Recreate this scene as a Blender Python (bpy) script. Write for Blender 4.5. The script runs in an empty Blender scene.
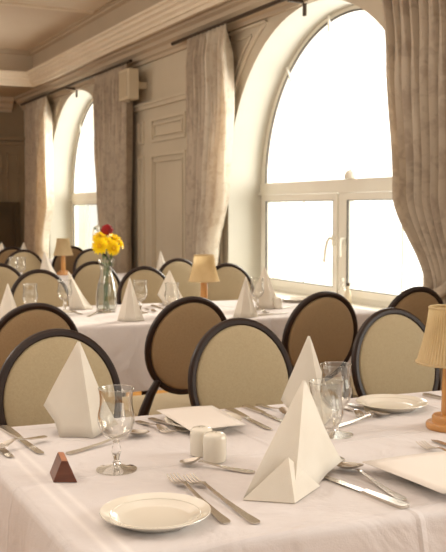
import bpy, bmesh, math, random
from math import pi, sin, cos, sqrt, atan, atan2
from mathutils import Vector, Matrix
random.seed(7)
SC = bpy.context.scene
COL = SC.collection
PI = pi

# ------------------------------------------------------------------ camera model
FPX = 920.0
TH = atan(461/920.0)      # yaw off the -x axis
PT = atan(66/920.0)       # downward pitch
CAM = Vector((0, 0, 1.30))
FW = Vector((-cos(TH)*cos(PT), sin(TH)*cos(PT), -sin(PT)))
RT = Vector((sin(TH), cos(TH), 0))
UP = RT.cross(FW)
def ray(px, py): return FW + RT*((px-223)/FPX) + UP*((276-py)/FPX)
def T(px, py, z=0.75):
    r = ray(px, py); return CAM + r*((z-CAM.z)/r.z)
def TX(px, py, x):
    r = ray(px, py); return CAM + r*(x/r.x)
def TY(px, py, y):
    r = ray(px, py); return CAM + r*(y/r.y)

cam = bpy.data.cameras.new('camera'); co = bpy.data.objects.new('camera', cam); COL.objects.link(co)
co.location = CAM
m = Matrix((RT, UP, -FW)).transposed()
co.rotation_euler = m.to_euler()
cam.sensor_fit = 'VERTICAL'; cam.sensor_height = 24; cam.lens = 24*FPX/552.0
cam.clip_start = .05; cam.clip_end = 200
cam.dof.use_dof = True; cam.dof.focus_distance = 1.9; cam.dof.aperture_fstop = 8.0
SC.camera = co

# ------------------------------------------------------------------ materials
def lin(c):
    return tuple(((v/255)/12.92 if v/255 <= .04045 else ((v/255+.055)/1.055)**2.4) for v in c)
def newmat(name):
    m = bpy.data.materials.new(name); m.use_nodes = True
    nt = m.node_tree; b = nt.nodes['Principled BSDF']
    return m, nt, b
def N(nt, t, **kw):
    n = nt.nodes.new(t)
    for k, v in kw.items(): setattr(n, k, v)
    return n
def mat(name, c1, c2=None, scale=8, rough=.6, metal=0, bump=0, bscale=60, spec=.5, stretch=(1,1,1), detail=4, sheen=0, transl=0, coat=0):
    m, nt, b = newmat(name); L = nt.links
    c1 = lin(c1); c2 = lin(c2) if c2 else c1
    tc = N(nt, 'ShaderNodeTexCoord'); mp = N(nt, 'ShaderNodeMapping'); mp.inputs['Scale'].default_value = stretch
    L.new(tc.outputs['Object'], mp.inputs['Vector'])
    no = N(nt, 'ShaderNodeTexNoise'); no.inputs['Scale'].default_value = scale; no.inputs['Detail'].default_value = detail
    L.new(mp.outputs[0], no.inputs['Vector'])
    cr = N(nt, 'ShaderNodeValToRGB'); cr.color_ramp.elements[0].position = .35; cr.color_ramp.elements[1].position = .65
    cr.color_ramp.elements[0].color = (*c1, 1); cr.color_ramp.elements[1].color = (*c2, 1)
    L.new(no.outputs['Fac'], cr.inputs['Fac']); L.new(cr.outputs['Color'], b.inputs['Base Color'])
    b.inputs['Roughness'].default_value = rough; b.inputs['Metallic'].default_value = metal
    b.inputs['Specular IOR Level'].default_value = spec
    if sheen: b.inputs['Sheen Weight'].default_value = sheen
    if coat: b.inputs['Coat Weight'].default_value = coat
    if bump:
        n2 = N(nt, 'ShaderNodeTexNoise'); n2.inputs['Scale'].default_value = bscale; L.new(mp.outputs[0], n2.inputs['Vector'])
        bp = N(nt, 'ShaderNodeBump'); bp.inputs['Strength'].default_value = bump; bp.inputs['Distance'].default_value = .01
        L.new(n2.outputs['Fac'], bp.inputs['Height']); L.new(bp.outputs[0], b.inputs['Normal'])
    if transl:
        out = nt.nodes['Material Output']; tr = N(nt, 'ShaderNodeBsdfTranslucent'); mx = N(nt, 'ShaderNodeMixShader')
        L.new(cr.outputs['Color'], tr.inputs['Color']); mx.inputs[0].default_value = transl
        L.new(b.outputs[0], mx.inputs[1]); L.new(tr.outputs[0], mx.inputs[2]); L.new(mx.outputs[0], out.inputs['Surface'])
    return m
def weave(name, c1, c2, scale=600, rough=.8, bump=.3, stripes=None):
    """woven upholstery or linen: two crossed wave textures"""
    m, nt, b = newmat(name); L = nt.links
    tc = N(nt, 'ShaderNodeTexCoord')
    w1 = N(nt, 'ShaderNodeTexWave', bands_direction='Z'); w2 = N(nt, 'ShaderNodeTexWave', bands_direction='Y')
    for w in (w1, w2):
        w.inputs['Scale'].default_value = scale; w.inputs['Distortion'].default_value = 1.5; w.inputs['Detail'].default_value = 1
        L.new(tc.outputs['Object'], w.inputs['Vector'])
    mu = N(nt, 'ShaderNodeMath', operation='MULTIPLY'); L.new(w1.outputs['Fac'], mu.inputs[0]); L.new(w2.outputs['Fac'], mu.inputs[1])
    no = N(nt, 'ShaderNodeTexNoise'); no.inputs['Scale'].default_value = 160; no.inputs['Detail'].default_value = 3
    L.new(tc.outputs['Object'], no.inputs['Vector'])
    ad = N(nt, 'ShaderNodeMath', operation='ADD'); L.new(mu.outputs[0], ad.inputs[0]); L.new(no.outputs['Fac'], ad.inputs[1])
    cr = N(nt, 'ShaderNodeValToRGB'); cr.color_ramp.elements[0].position = .35; cr.color_ramp.elements[1].position = 1.0
    cr.color_ramp.elements[0].color = (*lin(c1), 1); cr.color_ramp.elements[1].color = (*lin(c2), 1)
    L.new(ad.outputs[0], cr.inputs['Fac']); L.new(cr.outputs[0], b.inputs['Base Color'])
    b.inputs['Roughness'].default_value = rough; b.inputs['Specular IOR Level'].default_value = .2
    b.inputs['Sheen Weight'].default_value = .15
    bp = N(nt, 'ShaderNodeBump'); bp.inputs['Strength'].default_value = bump; bp.inputs['Distance'].default_value = .0015
    L.new(ad.outputs[0], bp.inputs['Height']); L.new(bp.outputs[0], b.inputs['Normal'])
    return m
def thin_glass(name, tint=(1,1,1), ior=1.45, k=1.0):
    m, nt, b = newmat(name); L = nt.links; nt.nodes.remove(b)
    out = nt.nodes['Material Output']
    tr = N(nt, 'ShaderNodeBsdfTransparent'); tr.inputs[0].default_value = (*tint, 1)
    gl = N(nt, 'ShaderNodeBsdfGlossy'); gl.inputs['Roughness'].default_value = .03; gl.inputs[0].default_value = (1, .98, .95, 1)
    fr = N(nt, 'ShaderNodeLayerWeight'); fr.inputs['Blend'].default_value = .5
    pw = N(nt, 'ShaderNodeMath', operation='POWER'); pw.inputs[1].default_value = 3.2; L.new(fr.outputs['Facing'], pw.inputs[0])
    po = N(nt, 'ShaderNodeMath', operation='MULTIPLY_ADD'); po.inputs[1].default_value = .75*k; po.inputs[2].default_value = .05*k
    po.use_clamp = True; L.new(pw.outputs[0], po.inputs[0])
    tm = N(nt, 'ShaderNodeMix', data_type='RGBA'); L.new(pw.outputs[0], tm.inputs['Factor']); tm.inputs['A'].default_value = (*tint, 1)
    tm.inputs['B'].default_value = (tint[0]*.36, tint[1]*.34, tint[2]*.31, 1); L.new(tm.outputs['Result'], tr.inputs[0])
    mx = N(nt, 'ShaderNodeMixShader'); L.new(po.outputs[0], mx.inputs[0]); L.new(tr.outputs[0], mx.inputs[1]); L.new(gl.outputs[0], mx.inputs[2])
    L.new(mx.outputs[0], out.inputs['Surface'])
    return m
def solid_glass(name, col=(1,1,1)):
    m, nt, b = newmat(name)
    b.inputs['Base Color'].default_value = (*col, 1); b.inputs['Transmission Weight'].default_value = 1
    b.inputs['Roughness'].default_value = .02; b.inputs['IOR'].default_value = 1.45
    return m

def linen_mat():
    """white table linen: satin stripes near the border and soft ironed creases (object coordinates)"""
    m, nt, b = newmat('table_linen'); L = nt.links
    tc = N(nt, 'ShaderNodeTexCoord'); sx = N(nt, 'ShaderNodeSeparateXYZ'); L.new(tc.outputs['Object'], sx.inputs[0])
    n1 = N(nt, 'ShaderNodeTexNoise'); n1.inputs['Scale'].default_value = 4.5; n1.inputs['Detail'].default_value = 4; n1.inputs['Distortion'].default_value = .6
    n2 = N(nt, 'ShaderNodeTexNoise'); n2.inputs['Scale'].default_value = 300; n2.inputs['Detail'].default_value = 2
    for n in (n1, n2): L.new(tc.outputs['Object'], n.inputs['Vector'])
    # ironed grid creases every .42 m
    def crease(sock, period, off):
        a = N(nt, 'ShaderNodeMath', operation='ADD'); a.inputs[1].default_value = off; L.new(sock, a.inputs[0])
        p = N(nt, 'ShaderNodeMath', operation='PINGPONG'); p.inputs[1].default_value = period/2; L.new(a.outputs[0], p.inputs[0])
        r = N(nt, 'ShaderNodeMapRange'); r.inputs['From Min'].default_value = 0; r.inputs['From Max'].default_value = .010
        r.inputs['To Min'].default_value = 1; r.inputs['To Max'].default_value = 0; L.new(p.outputs[0], r.inputs['Value']); return r.outputs[0]
    c1 = crease(sx.outputs['X'], .46, .1); c2 = crease(sx.outputs['Y'], .62, .0)
    st = crease(sx.outputs['Y'], 60.0, -.055); st2 = crease(sx.outputs['Y'], 60.0, -.085)
    sm = N(nt, 'ShaderNodeMath', operation='ADD'); L.new(st, sm.inputs[0]); L.new(st2, sm.inputs[1])
    a0 = N(nt, 'ShaderNodeMath', operation='ADD'); L.new(c1, a0.inputs[0]); L.new(c2, a0.inputs[1])
    a1 = N(nt, 'ShaderNodeMath', operation='MULTIPLY'); L.new(a0.outputs[0], a1.inputs[0]); a1.inputs[1].default_value = .6
    a2 = N(nt, 'ShaderNodeMath', operation='MULTIPLY_ADD'); L.new(n1.outputs['Fac'], a2.inputs[0]); a2.inputs[1].default_value = 6.5; L.new(a1.outputs[0], a2.inputs[2])
    a3 = N(nt, 'ShaderNodeMath', operation='MULTIPLY_ADD'); L.new(n2.outputs['Fac'], a3.inputs[0]); a3.inputs[1].default_value = .12; L.new(a2.outputs[0], a3.inputs[2])
    bp = N(nt, 'ShaderNodeBump'); bp.inputs['Strength'].default_value = .8; bp.inputs['Distance'].default_value = .005
    L.new(a3.outputs[0], bp.inputs['Height']); L.new(bp.outputs[0], b.inputs['Normal'])
    mx = N(nt, 'ShaderNodeMix', data_type='RGBA'); sm2 = N(nt, 'ShaderNodeMath', operation='MULTIPLY'); sm2.inputs[1].default_value = .6; L.new(sm.outputs[0], sm2.inputs[0]); L.new(sm2.outputs[0], mx.inputs['Factor'])
    mx.inputs['A'].default_value = (*lin((210, 203, 201)), 1); mx.inputs['B'].default_value = (*lin((234, 228, 224)), 1)
    L.new(mx.outputs['Result'], b.inputs['Base Color'])
    b.inputs['Roughness'].default_value = .75; b.inputs['Specular IOR Level'].default_value = .25; b.inputs['Sheen Weight'].default_value = .1
    return m

M = {}
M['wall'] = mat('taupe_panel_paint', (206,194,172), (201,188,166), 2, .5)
M['wall_shaded'] = mat('shaded_panel_paint', (150,132,106), (140,122,96), 2, .5)  # end wall gets little light; that shade is mixed into its paint
M['wall_moulding'] = mat('moulding_paint', (210,198,176), (205,192,170), 3, .42)
M['reveal'] = mat('cream_reveal_paint', (208,204,190), (203,198,184), 2, .55)
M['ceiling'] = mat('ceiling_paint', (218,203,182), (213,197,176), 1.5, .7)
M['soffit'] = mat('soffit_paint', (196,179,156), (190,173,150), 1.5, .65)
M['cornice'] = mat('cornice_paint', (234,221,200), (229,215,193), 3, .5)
M['carpet'] = mat('golden_carpet', (200,146,80), (182,130,68), 30, .95, bump=.6, bscale=300, spec=.1)
M['frame'] = mat('white_window_plastic', (240,236,224), (236,231,218), 3, .35)
M['seal'] = mat('grey_window_seal', (96,90,82), None, 3, .6)
M['pane'] = thin_glass('window_glass', (.99,1,.985), k=.5)
M['linen'] = linen_mat()
M['napkin'] = mat('starched_napkin_linen', (242,235,223), (237,229,216), 10, .7, bump=.15, bscale=500, spec=.2, transl=.3)
M['chair_wood'] = mat('dark_walnut', (46,29,20), (34,21,15), 6, .4, spec=.3, stretch=(1,1,4), coat=0)
M['chair_fabric'] = weave('cream_chair_fabric', (160,142,111), (176,159,127))
M['chair_back'] = weave('brown_chair_fabric', (140,114,82), (156,130,96))
M['curtain'] = None
M['silver'] = mat('polished_steel', (214,207,196), (202,194,182), 4, .27, metal=1)
M['china'] = mat('glazed_china', (226,219,205), (223,215,200), 3, .12, coat=.5)
M['card'] = mat('menu_card_paper', (232,224,216), (228,220,211), 5, .6)
M['wood_block'] = mat('reddish_wood', (112,62,40), (88,46,30), 14, .35, stretch=(1,1,6))
M['wood_top'] = mat('pale_cut_wood', (176,112,74), (160,98,62), 30, .4)
M['lamp_wood'] = mat('honey_wood', (206,150,84), (188,132,70), 10, .3, stretch=(1,1,.2), coat=.4)
M['shade'] = mat('pleated_shade_fabric', (228,210,172), (220,201,160), 20, .8, transl=.5)
M['glass'] = thin_glass('drinking_glass', (.985,.985,.975), k=1.35)
M['glass_thick'] = thin_glass('thick_clear_glass', (.96,.96,.94), k=1.7)
M['glass_solid'] = solid_glass('cut_glass_stem')
M['water'] = thin_glass('vase_water', (.93,.96,.93), k=.6)
M['stem'] = mat('green_stem', (86,112,50), (66,92,40), 20, .5)
M['leaf'] = mat('green_leaf', (92,116,60), (70,98,44), 20, .5)
M['yellow'] = mat('yellow_petals', (255,232,40), (252,220,24), 40, .5, transl=.3)
M['yellow_core'] = mat('flower_centre', (236,190,20), (220,165,14), 90, .8)
M['red'] = mat('red_rose_petals', (178,20,26), (140,10,18), 30, .5)
M['table_wood'] = mat('table_wood', (120,84,54), (100,68,42), 8, .5)
M['plastic'] = mat('cream_box_plastic', (206,192,166), (202,187,160), 3, .45)
M['grille'] = mat('cream_grille', (190,175,148), (180,165,138), 120, .6)
M['rail'] = mat('dark_bronze_rail', (70,54,40), (60,46,34), 4, .35, metal=.3)
M['door'] = mat('dark_olive_door', (84,68,44), (72,58,36), 3, .5)

def curtain_mat(name='damask_curtain', ca=(182,165,145), cb=(208,193,172), tl=.3):
    m, nt, b = newmat(name); L = nt.links
    tc = N(nt, 'ShaderNodeTexCoord')
    vo = N(nt, 'ShaderNodeTexVoronoi'); vo.inputs['Scale'].default_value = 7
    no = N(nt, 'ShaderNodeTexNoise'); no.inputs['Scale'].default_value = 14; no.inputs['Detail'].default_value = 6; no.inputs['Distortion'].default_value = 1.2
    for n in (vo, no): L.new(tc.outputs['Object'], n.inputs['Vector'])
    ml = N(nt, 'ShaderNodeMath', operation='MULTIPLY_ADD'); L.new(vo.outputs['Distance'], ml.inputs[0]); ml.inputs[1].default_value = .35; L.new(no.outputs['Fac'], ml.inputs[2])
    cr = N(nt, 'ShaderNodeValToRGB'); cr.color_ramp.elements[0].position = .54; cr.color_ramp.elements[1].position = .72
    cr.color_ramp.elements[0].color = (*lin(ca), 1); cr.color_ramp.elements[1].color = (*lin(cb), 1)
    L.new(ml.outputs[0], cr.inputs['Fac']); L.new(cr.outputs[0], b.inputs['Base Color'])
    b.inputs['Roughness'].default_value = .6; b.inputs['Sheen Weight'].default_value = .35
    tr = N(nt, 'ShaderNodeBsdfTranslucent'); tr.inputs[0].default_value = (*lin((214,194,164)), 1)
    mx = N(nt, 'ShaderNodeMixShader'); mx.inputs[0].default_value = tl
    L.new(b.outputs[0], mx.inputs[1]); L.new(tr.outputs[0], mx.inputs[2]); L.new(mx.outputs[0], nt.nodes['Material Output'].inputs['Surface'])
    return m
M['curtain'] = curtain_mat()
M['lit_edge'] = curtain_mat('curtain_lit_edge', (220,206,184), (242,233,215), .4)  # window light on the leading edge, put into a paler cloth colour

# ------------------------------------------------------------------ mesh helpers
def obj(name, bm, m, parent=None, smooth=False, loc=None):
    me = bpy.data.meshes.new(name); bmesh.ops.recalc_face_normals(bm, faces=bm.faces[:])
    bm.to_mesh(me); bm.free()
    for mm in (m if isinstance(m, (list, tuple)) else [m]): me.materials.append(mm)
    if smooth:
        for p in me.polygons: p.use_smooth = True
        try: me.set_sharp_from_angle(angle=math.radians(38))
        except Exception: pass
    o = bpy.data.objects.new(name, me); COL.objects.link(o)
    if parent: o.parent = parent
    if loc is not None: o.location = loc
    return o
def thing(name, label, cat, loc=(0,0,0), rz=0, group=None):
    o = bpy.data.objects.new(name, None); COL.objects.link(o); o.location = loc; o.rotation_euler = (0,0,rz)
    o.empty_display_size = .05
    return tag(o, label, cat, group)
def tag(o, label, cat, group=None):
    o['label'] = label; o['category'] = cat
    if group: o['group'] = group
    return o
def struct(name, bm=None, m=None, parent=None, smooth=False):
    o = obj(name, bm, m, parent, smooth)
    if parent is None: o['kind'] = 'structure'
    return o
def dup(root, loc, rz, label=None, group=None):
    r = root.copy(); COL.objects.link(r); r.location = loc; r.rotation_euler = (0,0,rz)
    if label: r['label'] = label
    if group: r['group'] = group
    for ch in list(root.children):
        c = ch.copy(); COL.objects.link(c); c.parent = r
        for g in ch.children:
            d = g.copy(); COL.objects.link(d); d.parent = c
    return r
def box(bm, x0, x1, y0, y1, z0, z1, mi=0):
    v = [bm.verts.new(p) for p in ((x0,y0,z0),(x1,y0,z0),(x1,y1,z0),(x0,y1,z0),(x0,y0,z1),(x1,y0,z1),(x1,y1,z1),(x0,y1,z1))]
    fs = []
    for q in ((0,3,2,1),(4,5,6,7),(0,1,5,4),(1,2,6,5),(2,3,7,6),(3,0,4,7)):
        f = bm.faces.new([v[i] for i in q]); f.material_index = mi; fs.append(f)
    return v
def bevel(bm, w=.004, seg=2):
    bmesh.ops.bevel(bm, geom=bm.edges[:], offset=w, segments=seg, affect='EDGES', profile=.5, clamp_overlap=True)
def lathe(bm, prof, seg=32, c=(0,0,0), sx=1, sy=1, cap0=False, cap1=False):
    rings = []
    for r, z in prof:
        if r < 1e-6: rings.append([bm.verts.new((c[0], c[1], c[2]+z))])
        else: rings.append([bm.verts.new((c[0]+sx*r*cos(2*PI*i/seg), c[1]+sy*r*sin(2*PI*i/seg), c[2]+z)) for i in range(seg)])
    for a, b in zip(rings, rings[1:]):
        for i in range(seg):
            j = (i+1) % seg
            if len(a) == 1 and len(b) == 1: continue
            if len(a) == 1: bm.faces.new((a[0], b[j], b[i]))
            elif len(b) == 1: bm.faces.new((a[i], a[j], b[0]))
            else: bm.faces.new((a[i], a[j], b[j], b[i]))
    if cap0: bm.faces.new(rings[0][::-1])
    if cap1: bm.faces.new(rings[-1])
def tube(bm, pts, rad, seg=8, closed=False, cap=True, flat=1.0):
    pts = [Vector(p) for p in pts]; n = len(pts)
    rr = rad if isinstance(rad, (list, tuple)) else [rad]*n
    rings = []; prev = None
    for i, p in enumerate(pts):
        if closed: t = pts[(i+1) % n] - pts[i-1]
        else: t = pts[min(i+1, n-1)] - pts[max(i-1, 0)]
        t.normalize()
        if prev is None:
            up = Vector((0,0,1)) if abs(t.z) < .9 else Vector((1,0,0))
            nn = (up - t*up.dot(t)).normalized()
        else: nn = (prev - t*prev.dot(t)).normalized()
        prev = nn; bb = t.cross(nn)
        rings.append([bm.verts.new(p + nn*rr[i]*flat*cos(2*PI*k/seg) + bb*rr[i]*sin(2*PI*k/seg)) for k in range(seg)])
    m_ = n if closed else n-1
    for i in range(m_):
        a = rings[i]; b = rings[(i+1) % n]
        for k in range(seg):
            l = (k+1) % seg; bm.faces.new((a[k], a[l], b[l], b[k]))
    if cap and not closed:
        bm.faces.new(rings[0][::-1]); bm.faces.new(rings[-1])
def prism(bm, poly, axis, a, b, mi=0):
    """extrude a 2-D polygon along an axis: axis x -> (y,z); y -> (x,z); z -> (x,y)"""
    def P(u, v, w): return {'x': (w,u,v), 'y': (u,w,v), 'z': (u,v,w)}[axis]
    A = [bm.verts.new(P(u,v,a)) for u,v in poly]; B = [bm.verts.new(P(u,v,b)) for u,v in poly]
    n = len(poly)
    for i in range(n):
        f = bm.faces.new((A[i], A[(i+1)%n], B[(i+1)%n], B[i])); f.material_index = mi
    f = bm.faces.new(A[::-1]); f.material_index = mi; f = bm.faces.new(B); f.material_index = mi
def strip(bm, poly_open, axis, a, b):
    def P(u, v, w): return {'x': (w,u,v), 'y': (u,w,v), 'z': (u,v,w)}[axis]
    A = [bm.verts.new(P(u,v,a)) for u,v in poly_open]; B = [bm.verts.new(P(u,v,b)) for u,v in poly_open]
    for i in range(len(poly_open)-1): bm.faces.new((A[i], A[i+1], B[i+1], B[i]))

# ================================================================== THE ROOM
WY = 3.6; WIN_Y = 3.95; OUT_Y = 4.02; XE = -13.9; X1 = 2.2
CX = [-11.27, -5.77, -.27]; RW = 1.31; ZS = 1.485; ZSILL = .61; ZTOP = 2.98
# window wall with three arched openings
bm = bmesh.new()
def quad(bm, pts, mi=0):
    f = bm.faces.new([bm.verts.new(p) for p in pts]); f.material_index = mi
xs = XE
for cx in CX:
    quad(bm, [(xs,WY,0),(cx-RW,WY,0),(cx-RW,WY,ZTOP),(xs,WY,ZTOP)])
    n = 40
    for i in range(n):
        a0 = PI - PI*i/n; a1 = PI - PI*(i+1)/n
        x0, z0, x1_, z1 = cx+RW*cos(a0), ZS+RW*sin(a0), cx+RW*cos(a1), ZS+RW*sin(a1)
        quad(bm, [(x0,WY,z0),(x1_,WY,z1),(x1_,WY,ZTOP),(x0,WY,ZTOP)])
    quad(bm, [(cx-RW,WY,0),(cx+RW,WY,0),(cx+RW,WY,ZSILL),(cx-RW,WY,ZSILL)])
    xs = cx+RW
quad(bm, [(xs,WY,0),(X1,WY,0),(X1,WY,ZTOP),(xs,WY,ZTOP)])
# outer face of the masonry, so light only enters by the openings
o = struct('wall_window', bm, M['wall'])
for k, cx in enumerate(CX):
    bm = bmesh.new(); n = 48
    pts = [(cx-RW, ZSILL)] + [(cx+RW*cos(PI-PI*i/n), ZS+RW*sin(PI-PI*i/n)) for i in range(n+1)] + [(cx+RW, ZSILL), (cx-RW, ZSILL)]
    strip(bm, pts, 'y', WY, OUT_Y+.1)
    o = struct('trim_%d' % (k+1), bm, M['reveal'], smooth=True)
    # thin inner bead round the opening
for k, cx in enumerate(CX):
    bm = bmesh.new()
    prism(bm, [(WY-.05, ZSILL-.035),(WY-.05, ZSILL),(WIN_Y-.04, ZSILL+.004),(WIN_Y-.04, ZSILL-.035)], 'x', cx-RW-.03 if False else cx-RW+.001, cx+RW-.001)
    struct('trim_%d' % (k+11), bm, M['frame'])

# mouldings on the window wall
def rect_moulding(bm, x0, x1, z0, z1, y=WY, r=.013):
    hw = r
    for z in (z0, z1): box(bm, x0-hw, x1+hw, y-.022, y-.001, z-hw, z+hw)
    for x in (x0, x1): box(bm, x-hw, x+hw, y-.022, y-.001, z0+hw, z1-hw)
bm = bmesh.new()
ti = 21
for cx in (-8.58, -3.08):
    box(bm, cx-1.49, cx+1.49, WY-.045, WY-.001, 2.375, 2.40)
    box(bm, cx-1.49, cx+1.49, WY-.03, WY-.001, 2.335, 2.375)
    for x0, x1 in ((cx-.2, cx+.62), (cx-.58, cx-.44)):
        rect_moulding(bm, x0, x1, 2.0, 2.21)
        rect_moulding(bm, x0, x1, .55, 1.85)
        rect_moulding(bm, x0+.06, x1-.06, .61, 1.79, r=.008) if x1-x0 > .3 else None
        rect_moulding(bm, x0+.06, x1-.06, 2.05, 2.16, r=.008) if x1-x0 > .3 else None
    rect_moulding(bm, cx+.78, cx+1.3, .55, 1.85); rect_moulding(bm, cx+.78, cx+1.3, 2.0, 2.21)
    rect_moulding(bm, cx-1.3, cx-.98, .55, 2.25)
struct('trim_4', bm, M['wall_moulding'])
# spandrel mouldings beside each arch
bm = bmesh.new()
for cx in CX:
    for s in (-1, 1):
        for (R_, xo, zt, zb, rad) in ((1.44, 1.66, 2.78, 2.16, .016), (1.51, 1.59, 2.71, 2.26, .010)):
            a_top = math.asin((zt-ZS)/R_) if zt-ZS < R_ else PI/2*.97
            a_bot = math.asin((zb-ZS)/R_)
            pts = [(cx+s*R_*cos(a_top+(a_bot-a_top)*i/16), WY-.008, ZS+R_*sin(a_top+(a_bot-a_top)*i/16)) for i in range(17)]
            pts += [(cx+s*xo, WY-.008, zb), (cx+s*xo, WY-.008, zt)]
            tube(bm, pts, rad, 6, closed=True)
struct('trim_5', bm, M['wall_moulding'], smooth=True)
# curtain-side pilaster strips hugging the jambs
bm = bmesh.new()
for cx in CX:
    for s in (-1, 1):
        x = cx+s*(RW+.13); box(bm, x-.018, x+.018, WY-.024, WY-.001, .2, 2.1)
struct('trim_6', bm, M['wall_moulding'])

# cornice profile over the window wall, perimeter soffit and recessed coffer
IN_Y = 3.33; IN_X = -12.38; ZSO = 2.95; ZC = 3.42
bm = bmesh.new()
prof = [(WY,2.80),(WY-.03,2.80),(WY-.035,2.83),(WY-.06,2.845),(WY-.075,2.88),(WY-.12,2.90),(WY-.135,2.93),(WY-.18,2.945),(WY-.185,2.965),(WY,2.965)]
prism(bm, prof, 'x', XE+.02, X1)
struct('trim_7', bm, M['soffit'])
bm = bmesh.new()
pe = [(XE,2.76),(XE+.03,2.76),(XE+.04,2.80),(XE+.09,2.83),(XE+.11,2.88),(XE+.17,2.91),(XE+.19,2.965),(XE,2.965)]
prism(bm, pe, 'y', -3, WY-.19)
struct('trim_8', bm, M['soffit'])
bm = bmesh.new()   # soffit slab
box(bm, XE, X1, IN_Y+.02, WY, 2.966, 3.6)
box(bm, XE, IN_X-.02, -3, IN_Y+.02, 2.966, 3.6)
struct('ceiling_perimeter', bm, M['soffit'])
# big cream cornice round the coffer edge (two runs, mitred)
def band(bm, pr):
    A = []
    for d, z in pr: A.append([(X1, IN_Y-d, z), (IN_X+d, IN_Y-d, z), (IN_X+d, -3, z)])
    for a, b in zip(A, A[1:]):
        va = [bm.verts.new(p) for p in a]; vb = [bm.verts.new(p) for p in b]
        for i in range(2): bm.faces.new((va[i], va[i+1], vb[i+1], vb[i]))
bm = bmesh.new()
band(bm, [(-.03,2.955),(.0,2.955),(.012,2.985),(.03,2.99),(.03,3.015),(.055,3.035),(.058,3.06),(.085,3.075),(.09,3.10),(.115,3.112),(.118,3.135),(-.02,3.135)])
struct('trim_9', bm, M['cornice'])
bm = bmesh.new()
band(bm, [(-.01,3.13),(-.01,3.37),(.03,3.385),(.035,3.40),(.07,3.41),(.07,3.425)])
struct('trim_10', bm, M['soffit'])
bm = bmesh.new(); box(bm, XE, X1, -3, WY, ZC, ZC+.1)
struct('ceiling', bm, M['ceiling'])
bm = bmesh.new()   # ceiling beads crossing the coffer
for x in (-9.54,):
    box(bm, x-.035, x+.035, -3, 3.23, ZC-.03, ZC-.0005); box(bm, x+.035, x+2.6, -3, 3.23, ZC-.012, ZC-.0005)
    box(bm, x+2.6, x+2.67, -3, 3.23, ZC-.03, ZC-.0005)
struct('trim_14', bm, M['cornice'])

# end wall
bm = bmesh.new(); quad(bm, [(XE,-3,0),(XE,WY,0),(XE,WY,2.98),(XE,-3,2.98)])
struct('wall_end', bm, M['wall_shaded'])
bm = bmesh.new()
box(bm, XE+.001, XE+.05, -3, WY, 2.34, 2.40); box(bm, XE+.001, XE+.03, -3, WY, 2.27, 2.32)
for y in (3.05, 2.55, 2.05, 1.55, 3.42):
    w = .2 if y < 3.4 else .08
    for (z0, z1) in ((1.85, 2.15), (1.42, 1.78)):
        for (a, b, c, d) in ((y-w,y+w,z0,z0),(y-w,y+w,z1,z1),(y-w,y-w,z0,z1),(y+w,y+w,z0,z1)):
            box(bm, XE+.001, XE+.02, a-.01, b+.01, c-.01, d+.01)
struct('trim_12', bm, M['wall_shaded'])
bm = bmesh.new(); box(bm, XE+.001, XE+.05, 2.35, 3.42, 0, 1.36); 
box(bm, XE+.001, XE+.08, 2.27, 2.35, 0, 1.42); box(bm, XE+.001, XE+.08, 3.42, 3.50, 0, 1.42); box(bm, XE+.001, XE+.08, 2.35, 3.42, 1.36, 1.42)
struct('door_1', bm, M['door'])
bm = bmesh.new(); box(bm, XE, X1, -3, WY+.45, -.06, 0)
struct('floor', bm, M['carpet'])
bm = bmesh.new(); box(bm, XE, X1, WY-.025, WY-.001, 0.0, .18)
struct('baseboard_window', bm, M['wall_moulding'])
bm = bmesh.new(); box(bm, XE+.001, XE+.025, -3, 2.27, 0.0, .18)
struct('baseboard_end', bm, M['wall_shaded'])

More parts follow.
